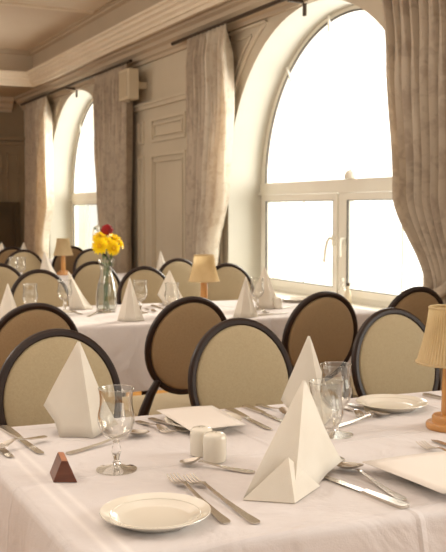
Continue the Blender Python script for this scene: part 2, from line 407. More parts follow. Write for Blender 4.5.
# ---------------------------------------------------------------- windows
def arch_ring(bm, cx, ro, ri, y0, y1, zbase, n=48):
    pr = []
    for R_ in (ro, ri):
        row = []
        for i in range(n+1):
            a = PI - PI*i/n; row.append((cx+R_*cos(a), zbase+R_*sin(a)))
        pr.append(row)
    o0 = [[bm.verts.new((x,y,z)) for x,z in row] for y in (y0,y1) for row in pr]   # y0 outer, y0 inner, y1 outer, y1 inner
    for i in range(n):
        for a, b in ((0,1),(1,3),(3,2),(2,0)):
            bm.faces.new((o0[a][i], o0[a][i+1], o0[b][i+1], o0[b][i]))
    for i in (0, n): bm.faces.new((o0[0][i], o0[1][i], o0[3][i], o0[2][i]))
def make_window(k, cx):
    w = bpy.data.objects.new('window_%d' % k, None); COL.objects.link(w); w.location = (cx, WIN_Y, ZSILL); w['kind'] = 'structure'
    def sub(name, bm, m, sm=False):
        o = obj(name, bm, m, w, sm); o.matrix_parent_inverse = Matrix.Translation((-cx, -WIN_Y, -ZSILL)); return o
    y0, y1 = WIN_Y-.03, WIN_Y+.05
    bm = bmesh.new()
    arch_ring(bm, cx, RW-.001, RW-.075, y0, y1, ZS+.045)
    box(bm, cx-RW+.001, cx-RW+.06, y0, y1, ZSILL, ZS-.055); box(bm, cx+RW-.06, cx+RW-.001, y0, y1, ZSILL, ZS-.055)
    box(bm, cx-RW+.06, cx+RW-.06, y0, y1, ZSILL, ZSILL+.045)
    sub('window_frame', bm, M['frame'])
    bm = bmesh.new(); box(bm, cx-RW+.002, cx+RW-.002, y0-.01, y1, ZS-.055, ZS+.045)
    box(bm, cx-RW+.002, cx+RW-.002, y0-.03, y0-.01, ZS-.055, ZS-.035)
    sub('transom', bm, M['frame'])
    mx_ = cx-.05
    bm = bmesh.new(); box(bm, mx_-.035, mx_+.035, y0-.005, y1, ZSILL+.045, ZS-.055)
    sub('mullion', bm, M['frame'])
    for s in (-1, 1):
        xa, xb = (cx-RW+.062, mx_-.038) if s < 0 else (mx_+.038, cx+RW-.062)
        za, zb = ZSILL+.047, ZS-.058; t = .052
        bm = bmesh.new()
        for q in ((xa,xb,za,za+t),(xa,xb,zb-t,zb),(xa,xa+t,za+t,zb-t),(xb-t,xb,za+t,zb-t)):
            box(bm, q[0], q[1], y0-.018, y0+.04, q[2], q[3])
        sub('sash', bm, M['frame'])
        bm = bmesh.new()
        for q in ((xa+t,xb-t,za+t,za+t+.006),(xa+t,xb-t,zb-t-.006,zb-t),(xa+t,xa+t+.012,za+t,zb-t),(xb-t-.006,xb-t,za+t,zb-t)):
            box(bm, q[0], q[1], y0-.019, y0-.004, q[2], q[3])
        sub('seal', bm, M['seal'])
        bm = bmesh.new(); box(bm, xa+t, xb-t, y0+.02, y0+.026, za+t, zb-t)
        sub('pane', bm, M['pane'])
        bm = bmesh.new(); xm = (xa+xb)/2+(.02 if s < 0 else .03); box(bm, xm-.006, xm+.006, y0+.028, y0+.04, za+t, zb-t)
        sub('glazing_bar', bm, M['frame'])
        # handle: boss + bent lever
        hx = mx_-.038-.035 if s < 0 else mx_+.038+.035
        bm = bmesh.new(); box(bm, hx-.013, hx+.013, y0-.034, y0-.018, 1.03, 1.11)
        tube(bm, [(hx,y0-.03,1.085),(hx,y0-.065,1.085),(hx-.02,y0-.07,1.06),(hx-.045,y0-.07,.99),(hx-.06,y0-.07,.90)] if s < 0 else [(hx,y0-.03,1.085),(hx,y0-.06,1.085),(hx,y0-.065,1.05),(hx,y0-.065,.95)], .011, 8)
        sub('handle', bm, M['frame'], True)
    bm = bmesh.new(); arch_ring(bm, cx, RW-.076, RW-.09, y0-.002, y0+.012, ZS+.045); sub('arch_seal', bm, M['seal'])
    bm = bmesh.new(); n = 40; R_ = RW-.08
    vs = [bm.verts.new((cx+R_*cos(PI*i/n), y0+.03, ZS+.045+R_*sin(PI*i/n))) for i in range(n+1)]; bm.faces.new(vs)
    sub('pane', bm, M['pane'])
    for a in (132, 100):
        a = math.radians(a); bm = bmesh.new(); R0 = RW-.05
        p0 = Vector((cx+R0*cos(a), y0-.02, ZS+.045+R0*sin(a))); p1 = p0 + Vector((.10 if a > 1.9 else .02, -.015, -.13))
        tube(bm, [p0, p1], .010, 6); sub('window_stay', bm, M['frame'], True)
    return w
for k, cx in enumerate(CX): make_window(k+1, cx)

# curtain rails and curtains
def rail(x0, x1, label):
    t = thing('curtain_rail', label, 'curtain rail', (x0, 3.46, 2.83))
    def sub(n, bm, m, sm=False):
        o = obj(n, bm, m, t, sm); o.matrix_parent_inverse = Matrix.Translation((-x0, -3.46, -2.83)); return o
    bm = bmesh.new(); tube(bm, [(x0,3.46,2.835),(x1,3.46,2.835)], .017, 10); sub('pole', bm, M['rail'], True)
    for x in (x0+.9, (x0+x1)/2, x1-.9):
        bm = bmesh.new(); box(bm, x-.014, x+.014, 3.45, WY-.002, 2.80, 2.828); box(bm, x-.014, x+.014, WY-.02, WY-.002, 2.71, 2.80); sub('bracket', bm, M['rail'])
rail(-13.5, -9.02, 'dark curtain rail above the far arched window')
rail(-7.95, -3.72, 'dark curtain rail above the near arched window')

def curtain(label, xl, xr, nf, yc=3.46, ztop=2.785, tie=None, lead=None):
    """xl, xr: lists of (z, x) for both side edges; pleats nf"""
    def ev(L, z):
        for (z0, x0), (z1, x1) in zip(L, L[1:]):
            if z0 >= z >= z1:
                t = (z0-z)/(z0-z1) if z0 != z1 else 0; t = t*t*(3-2*t); return x0+(x1-x0)*t
        return L[-1][1]
    x0 = min(ev(xl, 1), ev(xr, 1))
    t = thing('curtain', label, 'curtain', (x0, yc, 0))
    inv = Matrix.Translation((-x0, -yc, 0))
    U, V = nf*10, 60
    bm = bmesh.new(); g = []
    rnd = random.Random(int(abs(x0)*100))
    ph = [rnd.uniform(-.5, .5) for _ in range(nf+2)]
    for j in range(V+1):
        z = ztop+.03 - (ztop+.03-.02)*(j/V)**1.0
        a, b = ev(xl, min(z, xl[0][0])), ev(xr, min(z, xr[0][0])); row = []
        head = max(0, 1-(ztop+.03-z)/.22)
        amp = .052*(1-head)+.014
        for i in range(U+1):
            u = i/U; k = u*nf
            kk = int(k); fr = k-kk; p = ph[kk]*(1-fr)+ph[kk+1]*fr
            w = sin(2*PI*(k + .25*p*(1-head)*sin(z*1.3+p*6)))
            y = yc + amp*w*(1+.3*p) + .012*(1-head)*sin(4*PI*k+z*2)
            if head > 0: y += -.02*head*max(0, cos(2*PI*k))**4 - .012*head*abs(sin(6*PI*k))
            x = a+(b-a)*u + .010*cos(2*PI*k)*(1-head)
            row.append(bm.verts.new((x, y, z)))
        g.append(row)
    for j in range(V):
        for i in range(U):
            if not lead or i < lead*U: bm.faces.new((g[j][i], g[j][i+1], g[j+1][i+1], g[j+1][i]))
    if lead:  # window-lit edge as its own strip, its light painted in
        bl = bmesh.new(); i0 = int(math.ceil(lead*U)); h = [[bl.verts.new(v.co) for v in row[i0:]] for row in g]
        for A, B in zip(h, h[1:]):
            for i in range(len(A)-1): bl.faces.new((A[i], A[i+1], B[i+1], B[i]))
        o = obj('lit_edge', bl, M['lit_edge'], t, True); o.matrix_parent_inverse = inv; sd = o.modifiers.new('s', 'SOLIDIFY'); sd.thickness = .004
        o['label'] = 'inner edge of the curtain, window light painted as paler cloth'
        bmesh.ops.delete(bm, geom=[v for v in bm.verts if not v.link_faces], context='VERTS')
    o = obj('drape', bm, M['curtain'], t, True); o.matrix_parent_inverse = inv
    sd = o.modifiers.new('s', 'SOLIDIFY'); sd.thickness = .004
    if tie:
        zt, xa, xb, za, zb = tie
        bm = bmesh.new(); pts = []
        for i in range(21):
            u = i/20; pts.append((xa+(xb-xa)*u, yc-.07-.03*sin(PI*u), za+(zb-za)*u - .06*sin(PI*u)))
        A = [bm.verts.new((p[0], p[1], p[2]-.035)) for p in pts]; B = [bm.verts.new((p[0], p[1]-.004, p[2]+.035)) for p in pts]
        for i in range(20): bm.faces.new((A[i], A[i+1], B[i+1], B[i]))
        o = obj('tie_back', bm, M['curtain'], t, True); o.matrix_parent_inverse = inv
        sd = o.modifiers.new('s', 'SOLIDIFY'); sd.thickness = .006
    return t
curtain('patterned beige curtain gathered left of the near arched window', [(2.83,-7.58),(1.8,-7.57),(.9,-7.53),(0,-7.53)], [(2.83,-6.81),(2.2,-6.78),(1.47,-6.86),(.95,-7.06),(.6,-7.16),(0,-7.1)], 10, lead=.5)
curtain('patterned beige curtain swept back right of the near arched window', [(2.83,-4.74),(2.2,-4.66),(1.42,-4.55),(.85,-4.2),(.6,-4.25),(0,-4.4)], [(2.83,-3.75),(0,-3.75)], 11, tie=(.9, -4.24, -3.8, .80, 1.0))
curtain('patterned beige curtain at the right side of the far arched window', [(2.83,-10.14),(2.1,-10.12),(1.4,-9.97),(.8,-9.74),(0,-9.8)], [(2.83,-9.1),(1.1,-9.17),(0,-9.17)], 10)
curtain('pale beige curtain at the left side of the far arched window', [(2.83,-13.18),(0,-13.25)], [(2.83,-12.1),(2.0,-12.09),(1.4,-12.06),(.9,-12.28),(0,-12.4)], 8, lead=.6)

# white wall box by the far curtain
t = thing('wall_speaker', 'cream box speaker mounted high beside the far window curtain', 'speaker', (-8.96, 3.35, 2.42))
bm = bmesh.new(); box(bm, -.14, .14, 0, .12, 0, .31); bevel(bm, .012, 2); obj('cabinet', bm, M['plastic'], t)
bm = bmesh.new(); box(bm, -.115, .115, -.008, .001, .03, .28); bevel(bm, .003, 1); obj('grille', bm, M['grille'], t)
bm = bmesh.new(); lathe(bm, [(0,-.022),(.014,-.02),(.016,-.008),(.01,.002)], 12, (.0,.06,0)); obj('knob', bm, M['plastic'], t, True)
bm = bmesh.new(); box(bm, -.04, .04, .118, .246, .12, .19); obj('bracket', bm, M['plastic'], t)

# small things on the near window
ny = WIN_Y-.06
bm = bmesh.new(); lathe(bm, [(0,.075),(.012,.074),(.016,.066),(.03,.06),(.045,.04),(.05,.015),(.052,0),(0,0)], 20)
tag(obj('bell', bm, M['china'], smooth=True, loc=(-5.72, WIN_Y-.04+.02, ZS+.046)), 'small cream dome sitting on the transom of the near window', 'ornament')
t = thing('glass_bottle', 'small clear bottle standing on the near window sill', 'bottle', tuple(TY(342, 291, 3.80).xy)+(ZSILL+.002,))
bm = bmesh.new(); lathe(bm, [(0,0),(.032,.001),(.034,.01),(.034,.09),(.028,.11),(.013,.13),(.012,.17)], 16); obj('body', bm, M['glass'], t, True)
bm = bmesh.new(); lathe(bm, [(.0,.168),(.0145,.168),(.0145,.19),(0,.192)], 12); obj('cap', bm, M['china'], t, True)
t = thing('glass_bottle', 'small brownish bottle beside the clear one on the window sill', 'bottle', tuple(TY(348, 291, 3.80).xy)+(ZSILL+.002,))
bm = bmesh.new(); lathe(bm, [(0,0),(.026,.001),(.028,.01),(.026,.08),(.012,.11),(.011,.14)], 16); obj('body', bm, M['plastic'], t, True)
bm = bmesh.new(); lathe(bm, [(.0,.138),(.0135,.138),(.0135,.16),(0,.162)], 12); obj('cap', bm, M['rail'], t, True)

# ================================================================== TABLES
# each table: corners at height .75, near (+x) edge and far (-x) edge, left end y, right end y
def table(xn, xf, y0, y1, label, clabel, skew=0.04, drop=.31, seed=1):
    xm = (xn+xf)/2; ym = (y0+y1)/2
    t = thing('dining_table', label, 'table', (xm, ym, 0), 0, None)
    hx, hy = (xn-xf)/2-.02, (y1-y0)/2-.02
    def sk(x, y): return x + skew*(y)      # y is local here
    bm = bmesh.new(); prism(bm, [(sk(-hx,-hy),-hy),(sk(hx,-hy),-hy),(sk(hx,hy),hy),(sk(-hx,hy),hy)], 'z', .715, .742); obj('tabletop', bm, M['table_wood'], t)
    bm = bmesh.new(); prism(bm, [(sk(-hx+.03,-hy+.03),-hy+.03),(sk(hx-.03,-hy+.03),-hy+.03),(sk(hx-.03,hy-.03),hy-.03),(sk(-hx+.03,hy-.03),hy-.03)], 'z', .64, .714); obj('apron', bm, M['table_wood'], t)
    for sx in (-1, 1):
        for sy in (-1, 1):
            bm = bmesh.new(); yy = sy*(hy-.045); xx = sk(sx*(hx-.045), yy)
            v = box(bm, xx-.03, xx+.03, yy-.03, yy+.03, 0, .639)
            for q in v[:4]: q.co.x = xx+(q.co.x-xx)*.65; q.co.y = yy+(q.co.y-yy)*.65
            obj('leg', bm, M['table_wood'], t)
    # cloth: perimeter rings going from the top centre over the edge and down in folds
    rnd = random.Random(seed)
    HX, HY = (xn-xf)/2, (y1-y0)/2; R_ = .018
    per = []; nx, ny_ = 40, 96
    def seg(ax, ay, bx, by, n, nxn, nyn):
        for i in range(n): per.append((ax+(bx-ax)*i/n, ay+(by-ay)*i/n, nxn, nyn))
    seg(HX,-HY,HX,HY,ny_,1,0); seg(HX,HY,-HX,HY,nx,0,1); seg(-HX,HY,-HX,-HY,ny_,-1,0); seg(-HX,-HY,HX,-HY,nx,0,-1)
    # corner normals blended
    n = len(per); P2 = []
    for i, (x, y, a, b) in enumerate(per):
        pa = per[i-1]
        if (pa[2], pa[3]) != (a, b): a, b = (a+pa[2]), (b+pa[3])
        P2.append((x, y, a, b))
    bm = bmesh.new(); rings = []
    ph = [rnd.uniform(0, 6.28) for _ in range(4)]
    def fold(s, d):
        c = .5+.5*sin(s*3.1+ph[3])
        return d*(.020*sin(s*9+ph[0])*c+.014*sin(s*17+ph[1])+.008*sin(s*31+ph[2]))
    L = .0; arc = []
    for i, p in enumerate(P2):
        arc.append(L); q = P2[(i+1) % n]; L += sqrt((q[0]-p[0])**2+(q[1]-p[1])**2)
    for inset in (.45, .2, .06):
        rings.append([bm.verts.new((sk(x*(1-inset/HX*1.0) if abs(x) > 0 else 0, y*(1-inset/HY)), y*(1-inset/HY), .75)) for x, y, a, b in P2])
    for k in range(4):
        an = PI/2*k/3
        rings.append([bm.verts.new((sk(x-a*R_+a*R_*sin(an), y-b*R_+b*R_*sin(an)), y-b*R_+b*R_*sin(an), .75-R_+R_*cos(an))) for x, y, a, b in P2])
    for k in range(1, 8):
        f = (k/7)
        row = []
        for i, (x, y, a, b) in enumerate(P2):
            d = (drop if a >= 0 else .205)*k/7; ln = sqrt(a*a+b*b); cor = .05*f if ln > 1.1 else 0
            o_ = .006+.02*f + fold(arc[i], f) + cor
            row.append(bm.verts.new((sk(x+a/ln*o_*(1.4 if ln > 1.1 else 1), y), y+b/ln*o_*(1.4 if ln > 1.1 else 1), .75-R_-d+.006*sin(arc[i]*2.3+ph[1]))))
        rings.append(row)
    for A, B in zip(rings, rings[1:]):
        for i in range(n):
            j = (i+1) % n; bm.faces.new((A[i], A[j], B[j], B[i]))
    bm.faces.new(rings[0])
    # object origin at the left near top corner keeps the linen stripes parallel to the left end
    for v in bm.verts: v.co.x -= HX; v.co.y += HY; v.co.z -= .75
    c = obj('tablecloth', bm, M['linen'], None, True, (xm+HX, ym-HY, .75)); tag(c, clabel, 'tablecloth')
    return t
table(-1.235, -2.215, .43, 3.0, 'dining table under the white cloth nearest the camera', 'white tablecloth covering the nearest long table', .09, seed=3)
table(-4.12, -5.08, .45, 3.0, 'dining table of the second row under a white cloth', 'white tablecloth on the second table with the flower vase', .10, seed=5)
table(-6.66, -7.62, .45, 3.2, 'dining table of the third row behind the flower vase', 'white tablecloth on the third table back', .04, seed=8)
table(-9.25, -10.2, .45, 3.05, 'dining table of the fourth row near the far window', 'white tablecloth on the fourth table by the far window', .04, seed=9)

# ================================================================== CHAIRS
def oval_ring(bm, a, b, prof, seg=56):
    rings = []
    for i in range(seg):
        t = 2*PI*i/seg; n = Vector((0, b*cos(t), a*sin(t))).normalized()
        base = Vector((0, a*cos(t), b*sin(t)))
        rings.append([bm.verts.new(base + n*u + Vector((w,0,0))) for u, w in prof])
    for i in range(seg):
        A, B = rings[i], rings[(i+1) % seg]
        for k in range(len(prof)):
            l = (k+1) % len(prof); bm.faces.new((A[k], A[l], B[l], B[k]))
def make_chair():
    t = thing('oval_back_chair', '', 'chair')
    tilt = Matrix.Rotation(-math.radians(11), 4, 'Y')
    # back centre: top rim reaches local (-.0,.97)
    def place(bm, off=(0,0,0)):
        for v in bm.verts: v.co = tilt @ v.co + Vector((-.0+.04, 0, .765)) + Vector(off)
    A, B = .170, .190
    bm = bmesh.new()
    oval_ring(bm, A, B, [(-.010,-.007),(-.006,-.012),(.005,-.013),(.012,-.008),(.014,0),(.012,.008),(.005,.013),(-.006,.012),(-.010,.007)])
    place(bm); obj('back_frame', bm, M['chair_wood'], t, True)
    for s, nm, mm in ((1, 'backrest', M['chair_fabric']), (-1, 'back_panel', M['chair_back'])):
        bm = bmesh.new(); seg = 48; rr = [(1,.004),(.985,.009),(.95,.013),(.85,.017),(.6,.022),(.3,.024)]
        rings = [[bm.verts.new((s*h, (A-.008)*r*cos(2*PI*i/seg), (B-.008)*r*sin(2*PI*i/seg))) for i in range(seg)] for r, h in rr]
        c = bm.verts.new((s*.025, 0, 0))
        for P_, Q in zip(rings, rings[1:]):
            for i in range(seg): bm.faces.new((P_[i], P_[(i+1)%seg], Q[(i+1)%seg], Q[i]))
        for i in range(seg): bm.faces.new((rings[-1][i], rings[-1][(i+1)%seg], c))
        place(bm); obj(nm, bm, mm, t, True)
    # seat cushion (tapered to the back, rounded)
    def seat_poly(g, n=8):
        pts = []
        xb, xf, wb, wf = .09-g, .50+g, .18+g, .225+g
        c = .06
        for (cx_, cy_, a0) in ((xf-c, wf-c, 0), (xb+c, wb-c, 90), (xb+c, -wb+c, 180), (xf-c, -wf+c, 270)):
            for i in range(n+1):
                a = math.radians(a0+90*i/n); pts.append((cx_+c*cos(a), cy_+c*sin(a)))
        return pts
    bm = bmesh.new(); rings = []
    for g, z in ((-.02,.437),(-.004,.440),(.002,.462),(-.012,.486),(-.05,.498),(-.12,.502)):
        rings.append([bm.verts.new((x, y, z)) for x, y in seat_poly(g)])
    n = len(rings[0])
    for P_, Q in zip(rings, rings[1:]):
        for i in range(n): bm.faces.new((P_[i], P_[(i+1)%n], Q[(i+1)%n], Q[i]))
    bm.faces.new(rings[-1]); bm.faces.new(rings[0][::-1])
    obj('seat', bm, M['chair_fabric'], t, True)
    bm = bmesh.new(); rings = []
    for g, z in ((-.012,.37),(.004,.375),(.008,.39),(.008,.43),(0,.438)):
        rings.append([bm.verts.new((x, y, z)) for x, y in seat_poly(g)])
    for P_, Q in zip(rings, rings[1:]):
        for i in range(n): bm.faces.new((P_[i], P_[(i+1)%n], Q[(i+1)%n], Q[i]))
    bm.faces.new(rings[-1]); bm.faces.new(rings[0][::-1])
    obj('seat_frame', bm, M['chair_wood'], t, True)
    for s in (-1, 1):
        bm = bmesh.new()
        tube(bm, [(.055,s*.122,.635),(.066,s*.150,.58),(.082,s*.172,.51),(.098,s*.183,.44),(.105,s*.186,.38),(.085,s*.19,.24),(.045,s*.195,.10),(.0,s*.198,0)],
             [.014,.018,.020,.021,.021,.018,.016,.014], 8); obj('leg', bm, M['chair_wood'], t, True)
        bm = bmesh.new(); lathe(bm, [(.0,0),(.011,0),(.013,.02),(.011,.03),(.020,.33),(.024,.34),(.024,.36),(.018,.372),(0,.372)], 14, (.455, s*.175, 0)); obj('leg', bm, M['chair_wood'], t, True)
    return t
CH = make_chair(); used = [False]
def chair(x, y, face, label, group, jit=0):
    # x = world x of the top of the backrest; the top rim sits at local x of about 0
    rz = (0 if face > 0 else PI)+jit
    if not used[0]:
        used[0] = True; CH.location = (x, y, 0); CH.rotation_euler = (0,0,rz); CH['label'] = label; CH['group'] = group; return CH
    return dup(CH, (x, y, 0), rz, label, group)
g1 = 'oval-backed chairs at the far side of the nearest table'
chair(-2.53, .735, 1, 'oval-backed chair directly behind the leftmost napkin of the near table', g1)
chair(-2.53, 1.315, 1, 'cream oval-backed chair in the middle, behind the menu card of the near table', g1)
chair(-2.56, 1.925, 1, 'cream oval-backed chair behind the side plate, left of the big lamp shade', g1, .02)
chair(-2.60, 2.50, 1, 'cream oval-backed chair mostly hidden behind the big lamp shade', g1)
g2 = 'oval-backed chairs with their backs turned at the second table'
chair(-3.27, .88, -1, 'brown-backed oval chair at the left edge, rising behind the leftmost near chair', g2, .03)
chair(-3.24, 1.49, -1, 'brown-backed oval chair left of the middle with its curved leg showing', g2)
chair(-3.20, 2.08, -1, 'brown-backed oval chair in front of the near window mullion', g2)
chair(-3.22, 2.58, -1, 'brown-backed oval chair in front of the swept curtain at right', g2)
g3 = 'oval-backed chairs at the far side of the second table'
chair(-5.14, 1.40, 1, 'cream oval-backed chair behind the tumbler and napkins at the left', g3)
chair(-5.14, 2.04, 1, 'cream oval-backed chair just right of the flower vase', g3)
chair(-5.20, 2.63, 1, 'cream oval-backed chair right of the small lamp, by the window reveal', g3)
chair(-5.14, .84, 1, 'cream oval-backed chair cut off at the left edge beside a napkin', g3)
g4 = 'oval-backed chairs between the second and the third table'
chair(-5.84, 1.33, 1, 'cream oval chair at the left edge, one row behind the tumbler', g4)
chair(-5.80, 1.95, 1, 'oval chair directly behind the vase with yellow flowers', g4)
chair(-5.88, 2.59, 1, 'oval chair left of the small lamp in front of the wall panelling', g4)
g5 = 'oval-backed chairs at the far side of the third table'
chair(-7.75, 1.40, 1, 'distant cream oval chair at the left end of the third table', g5)
chair(-7.78, 1.99, 1, 'distant cream oval chair behind the two glasses at the left edge', g5)
chair(-7.72, 2.58, 1, 'distant oval chair just left of the flowers', g5)
g6 = 'oval-backed chairs between the third and the fourth table'
chair(-8.37, 2.04, -1, 'distant oval chair with dark rim behind the small glasses at left', g6)
chair(-8.37, 2.60, -1, 'distant oval chair behind the distant little lamp', g6)
g7 = 'oval-backed chairs at the fourth table'
chair(-10.4, 2.30, 1, 'most distant cream oval chair at the left edge of the room', g7)

# ================================================================== TABLEWARE
ZT = .7505
# --- goblets
def make_goblet(label, cat='glass'):
    t = thing('goblet', label, cat)
    bm = bmesh.new()   # bowl: outer and inner wall
    outer = [(.0,.062),(.010,.064),(.024,.072),(.035,.088),(.0395,.105),(.0385,.122),(.0350,.140),(.0345,.155),(.0365,.170),(.0375,.175)]
    inner = [(.0363,.1755),(.0352,.170),(.0331,.155),(.0336,.140),(.0370,.122),(.0380,.105),(.0335,.089),(.022,.0745),(0,.069)]
    lathe(bm, outer+inner, 40); obj('bowl', bm, M['glass'], t, True)
    bm = bmesh.new(); tube(bm, [(.0371*cos(2*PI*i/40), .0371*sin(2*PI*i/40), .175) for i in range(40)], .0011, 6, closed=True); obj('rim', bm, M['glass_thick'], t, True)
    bm = bmesh.new(); lathe(bm, [(0,.061),(.008,.0625),(.0065,.056),(.0095,.048),(.0105,.040),(.0075,.030),(.0055,.022),(.0085,.017),(.0085,.013),(0,.0125)], 24); obj('stem', bm, M['glass_solid'], t, True)
    bm = bmesh.new(); lathe(bm, [(0,.0125),(.010,.012),(.022,.007),(.038,.0035),(.0435,.0025),(.0435,.0005),(0,.0003)], 40); obj('foot', bm, M['glass_thick'], t, True)
    return t
def rimpos(px, py): p = T(px, py, .925); return (p.x, p.y, ZT)
GOB = make_goblet('clear goblet in front at left, standing beside the wooden block')
GOB.location = rimpos(116, 388.5)
gg = 'clear stemmed goblets'
def goblet(px, py, label): dup(GOB, rimpos(px, py), 0, label)
goblet(326, 382, 'clear goblet right of the large napkin, nearer of that pair')
goblet(336, 364.5, 'clear goblet behind the other one right of the large napkin')
goblet(30, 284, 'clear glass in front of the leftmost cream chair on the second table')
goblet(64.5, 280, 'clear glass left of the vase on the second table, overlapping a napkin')
goblet(140, 280.5, 'clear glass right of the tall napkin beside the vase')
goblet(172, 283, 'clear glass overlapping the kite-shaped napkin left of the small lamp')
goblet(257, 278, 'clear glass between the two bright napkins near the window')
goblet(13, 257, 'left one of two tiny distant glasses on the third table')
goblet(21, 257.5, 'right one of two tiny distant glasses on the third table')
goblet(95, 243, 'distant glass half hidden behind the yellow flowers')

# --- napkins
def napkin(label, apex, pts, flap=None, seedv=0):
    """standing folded napkin: apex and an ordered ring of foot points (world coordinates); creased faces"""
    c = Vector((sum(p[0] for p in pts)/len(pts), sum(p[1] for p in pts)/len(pts), ZT))
    ap = Vector(apex)-c; P = [Vector(p)-c for p in pts]; n = len(P)
    bm = bmesh.new(); S = 8
    # small blunt tip instead of one point
    tips = [ap + (p-ap)*.02 for p in P]
    cols = []
    for i in range(n):
        col = []
        for k in range(S+1):
            s = k/S; q = tips[i].lerp(P[i], s); q = q + Vector((ap.x-q.x, ap.y-q.y, 0))*(.10*sin(PI*s)*(1 if i % 2 else -.3)); col.append(bm.verts.new(q))
        cols.append(col)
    for i in range(n):
        A, B = cols[i], cols[(i+1) % n]
        # soft inward hollow between creases
        Mv = []
        for k in range(S+1):
            q = (A[k].co+B[k].co)/2; q = q + Vector((ap.x-q.x, ap.y-q.y, 0))*(.10*sin(PI*.5*(k/S)))
            if k == S: q.z = max((A[k].co.z+B[k].co.z)/2, 0)
            Mv.append(bm.verts.new(q))
        for k in range(S):
            bm.faces.new((A[k], Mv[k], Mv[k+1], A[k+1])); bm.faces.new((Mv[k], B[k], B[k+1], Mv[k+1]))
    o = obj('folded_napkin', bm, M['napkin'], None, True, c)
    for v in o.data.vertices: v.co.z = max(v.co.z, .0012)
    sd = o.modifiers.new('s', 'SOLIDIFY'); sd.thickness = .0022; sd.offset = 0
    tag(o, label, 'napkin')
    if flap:
        bm = bmesh.new(); F_ = [Vector(p)-c for p in flap]   # fan: tip then foot points
        tip = F_[0]; vs = []
        for p in F_[1:]: vs.append(bm.verts.new(p))
        tv = bm.verts.new(tip)
        for a, b in zip(vs, vs[1:]): bm.faces.new((tv, a, b))
        f = obj('front_fold', bm, M['napkin'], o); f.data.vertices.foreach_get
        sd = f.modifiers.new('s', 'SOLIDIFY'); sd.thickness = .003; sd.offset = 0
    return o
def tip_over(px, py, x): p = TX(px, py, x); return p
# large napkin in front
L0, F0, R1, WR = T(243.5,499.5,ZT), T(293,503,ZT), T(317,486,ZT), TX(342,461,-1.60)
WR.z = max(WR.z, ZT)
ap = TX(304, 379, -1.60)
back = Vector((-1.70, 1.03, ZT)); back2 = Vector((-1.68, .94, ZT))
napkin('largest folded white napkin standing at the front centre', ap, [L0, F0, R1, WR, back, back2],
       flap=[TX(286.5,457,-1.515)+Vector((.006,0,0)), L0+Vector((.004,-.003,.001)), F0+Vector((.006,0,.001)), R1+Vector((.006,.002,.001))])
def kite(label, apx, apy, basex, basey, s=1.0, mirror=1, var=0, turn=0):
    """folded napkin with a raised side wing; base pixel gives its foot on the table"""
    b = T(basex, basey, ZT)
    d = (b-CAM).dot(FW); k = d/FPX
    R2 = Vector((RT.x, RT.y, 0)); B2 = Vector((-FW.x, -FW.y, 0)).normalized()
    if turn: 
        r = Matrix.Rotation(turn, 3, 'Z'); R2 = r @ R2; B2 = r @ B2
    c = b - B2*.05*s
    apex = c + R2*((apx-basex)*k*1.0) + Vector((0,0,(basey-apy)*k*.985 - .01))
    if var == 0:
        pts = [c+R2*(-.080*mirror)*s+Vector((0,0,.060*s)), c+R2*(-.038*mirror)*s+B2*.045*s, c+R2*(.036*mirror)*s+B2*.055*s, c+R2*(.082*mirror)*s-B2*.0*s+Vector((0,0,.018*s)), c-B2*.07*s+R2*.03*s, c-B2*.06*s-R2*.04*s]
    else:
        pts = [c-R2*.068*s, c-R2*.03*s+B2*.05*s, c+R2*.03*s+B2*.05*s, c+R2*.068*s, c-B2*.055*s+R2*.03*s, c-B2*.055*s-R2*.03*s]
    return napkin(label, apex, pts)
kite('folded white napkin standing at left in front of the nearest chair', 76, 337, 77, 438, 1.12)
kite('folded white napkin standing behind the largest one, beside the two goblets', 310, 331, 311, 425, .92)
kite('folded napkin cut off at the left edge on the second table', 6, 281, 7, 323, 1.0, var=1)
kite('slanting folded napkin left of the vase behind a glass', 67, 269, 80, 310, 1.0, var=1)
kite('tall narrow folded napkin just right of the vase', 129, 275, 130, 322, 1.0, var=1)
kite('kite-shaped folded napkin between vase and small lamp', 169, 268, 171, 306, 1.0)
kite('bright folded napkin just right of the small lamp', 246, 274, 246, 318, .95, var=1)
kite('bright folded napkin beside the shakers near the window', 265, 264, 266, 309, 1.0)
kite('distant folded napkin left of the little distant lamp', 43, 250, 48, 282.5, 1.35, var=1)
kite('distant white napkin in front of the pale far curtain', 23, 241, 24, 262.5, .95)
kite('distant white napkin at the very left edge of the room', 1, 241, 1, 262.5, .9)
kite('distant napkin seen between two chair backs against the wall panels', 160, 249, 163, 275, 1.0, var=1)

# --- plates
def make_plate(label):
    t = thing('side_plate', label, 'plate')
    bm = bmesh.new()
    lathe(bm, [(0,.003),(.058,.003),(.062,.0),(.066,.001),(.072,.006),(.096,.017),(.0985,.019),(.0980,.0205),(.093,.0195),(.072,.0115),(.066,.0075),(.058,.0062),(0,.006)], 64)
    obj('dish', bm, M['china'], t, True)
    bm = bmesh.new(); tube(bm, [(.0795*cos(2*PI*i/64), .0795*sin(2*PI*i/64), .0145) for i in range(64)], .0009, 6, closed=True); obj('rim_line', bm, M['china'], t, True)
    return t
PL = make_plate('white side plate in the front at the left of the forks'); p = T(155.5, 511, .768); PL.location = (p.x, p.y, ZT)
def plate(px, py, label): p = T(px, py, .768); return dup(PL, (p.x, p.y, ZT), 0, label)
plate(391.5, 402, 'white side plate near the far edge of the near table, left of the lamp')
P3 = plate(420, 472, 'white side plate hidden under the menu card at the right'); P3.location = (-1.455, 1.225, ZT)
P4 = plate(200, 420, 'white side plate hidden under the middle menu card'); P4.location = (-2.09, .99, ZT)
plate(295, 298.5, 'white side plate on the second table nearest the window')
plate(52, 312, 'white side plate on the second table at the left of the vase')

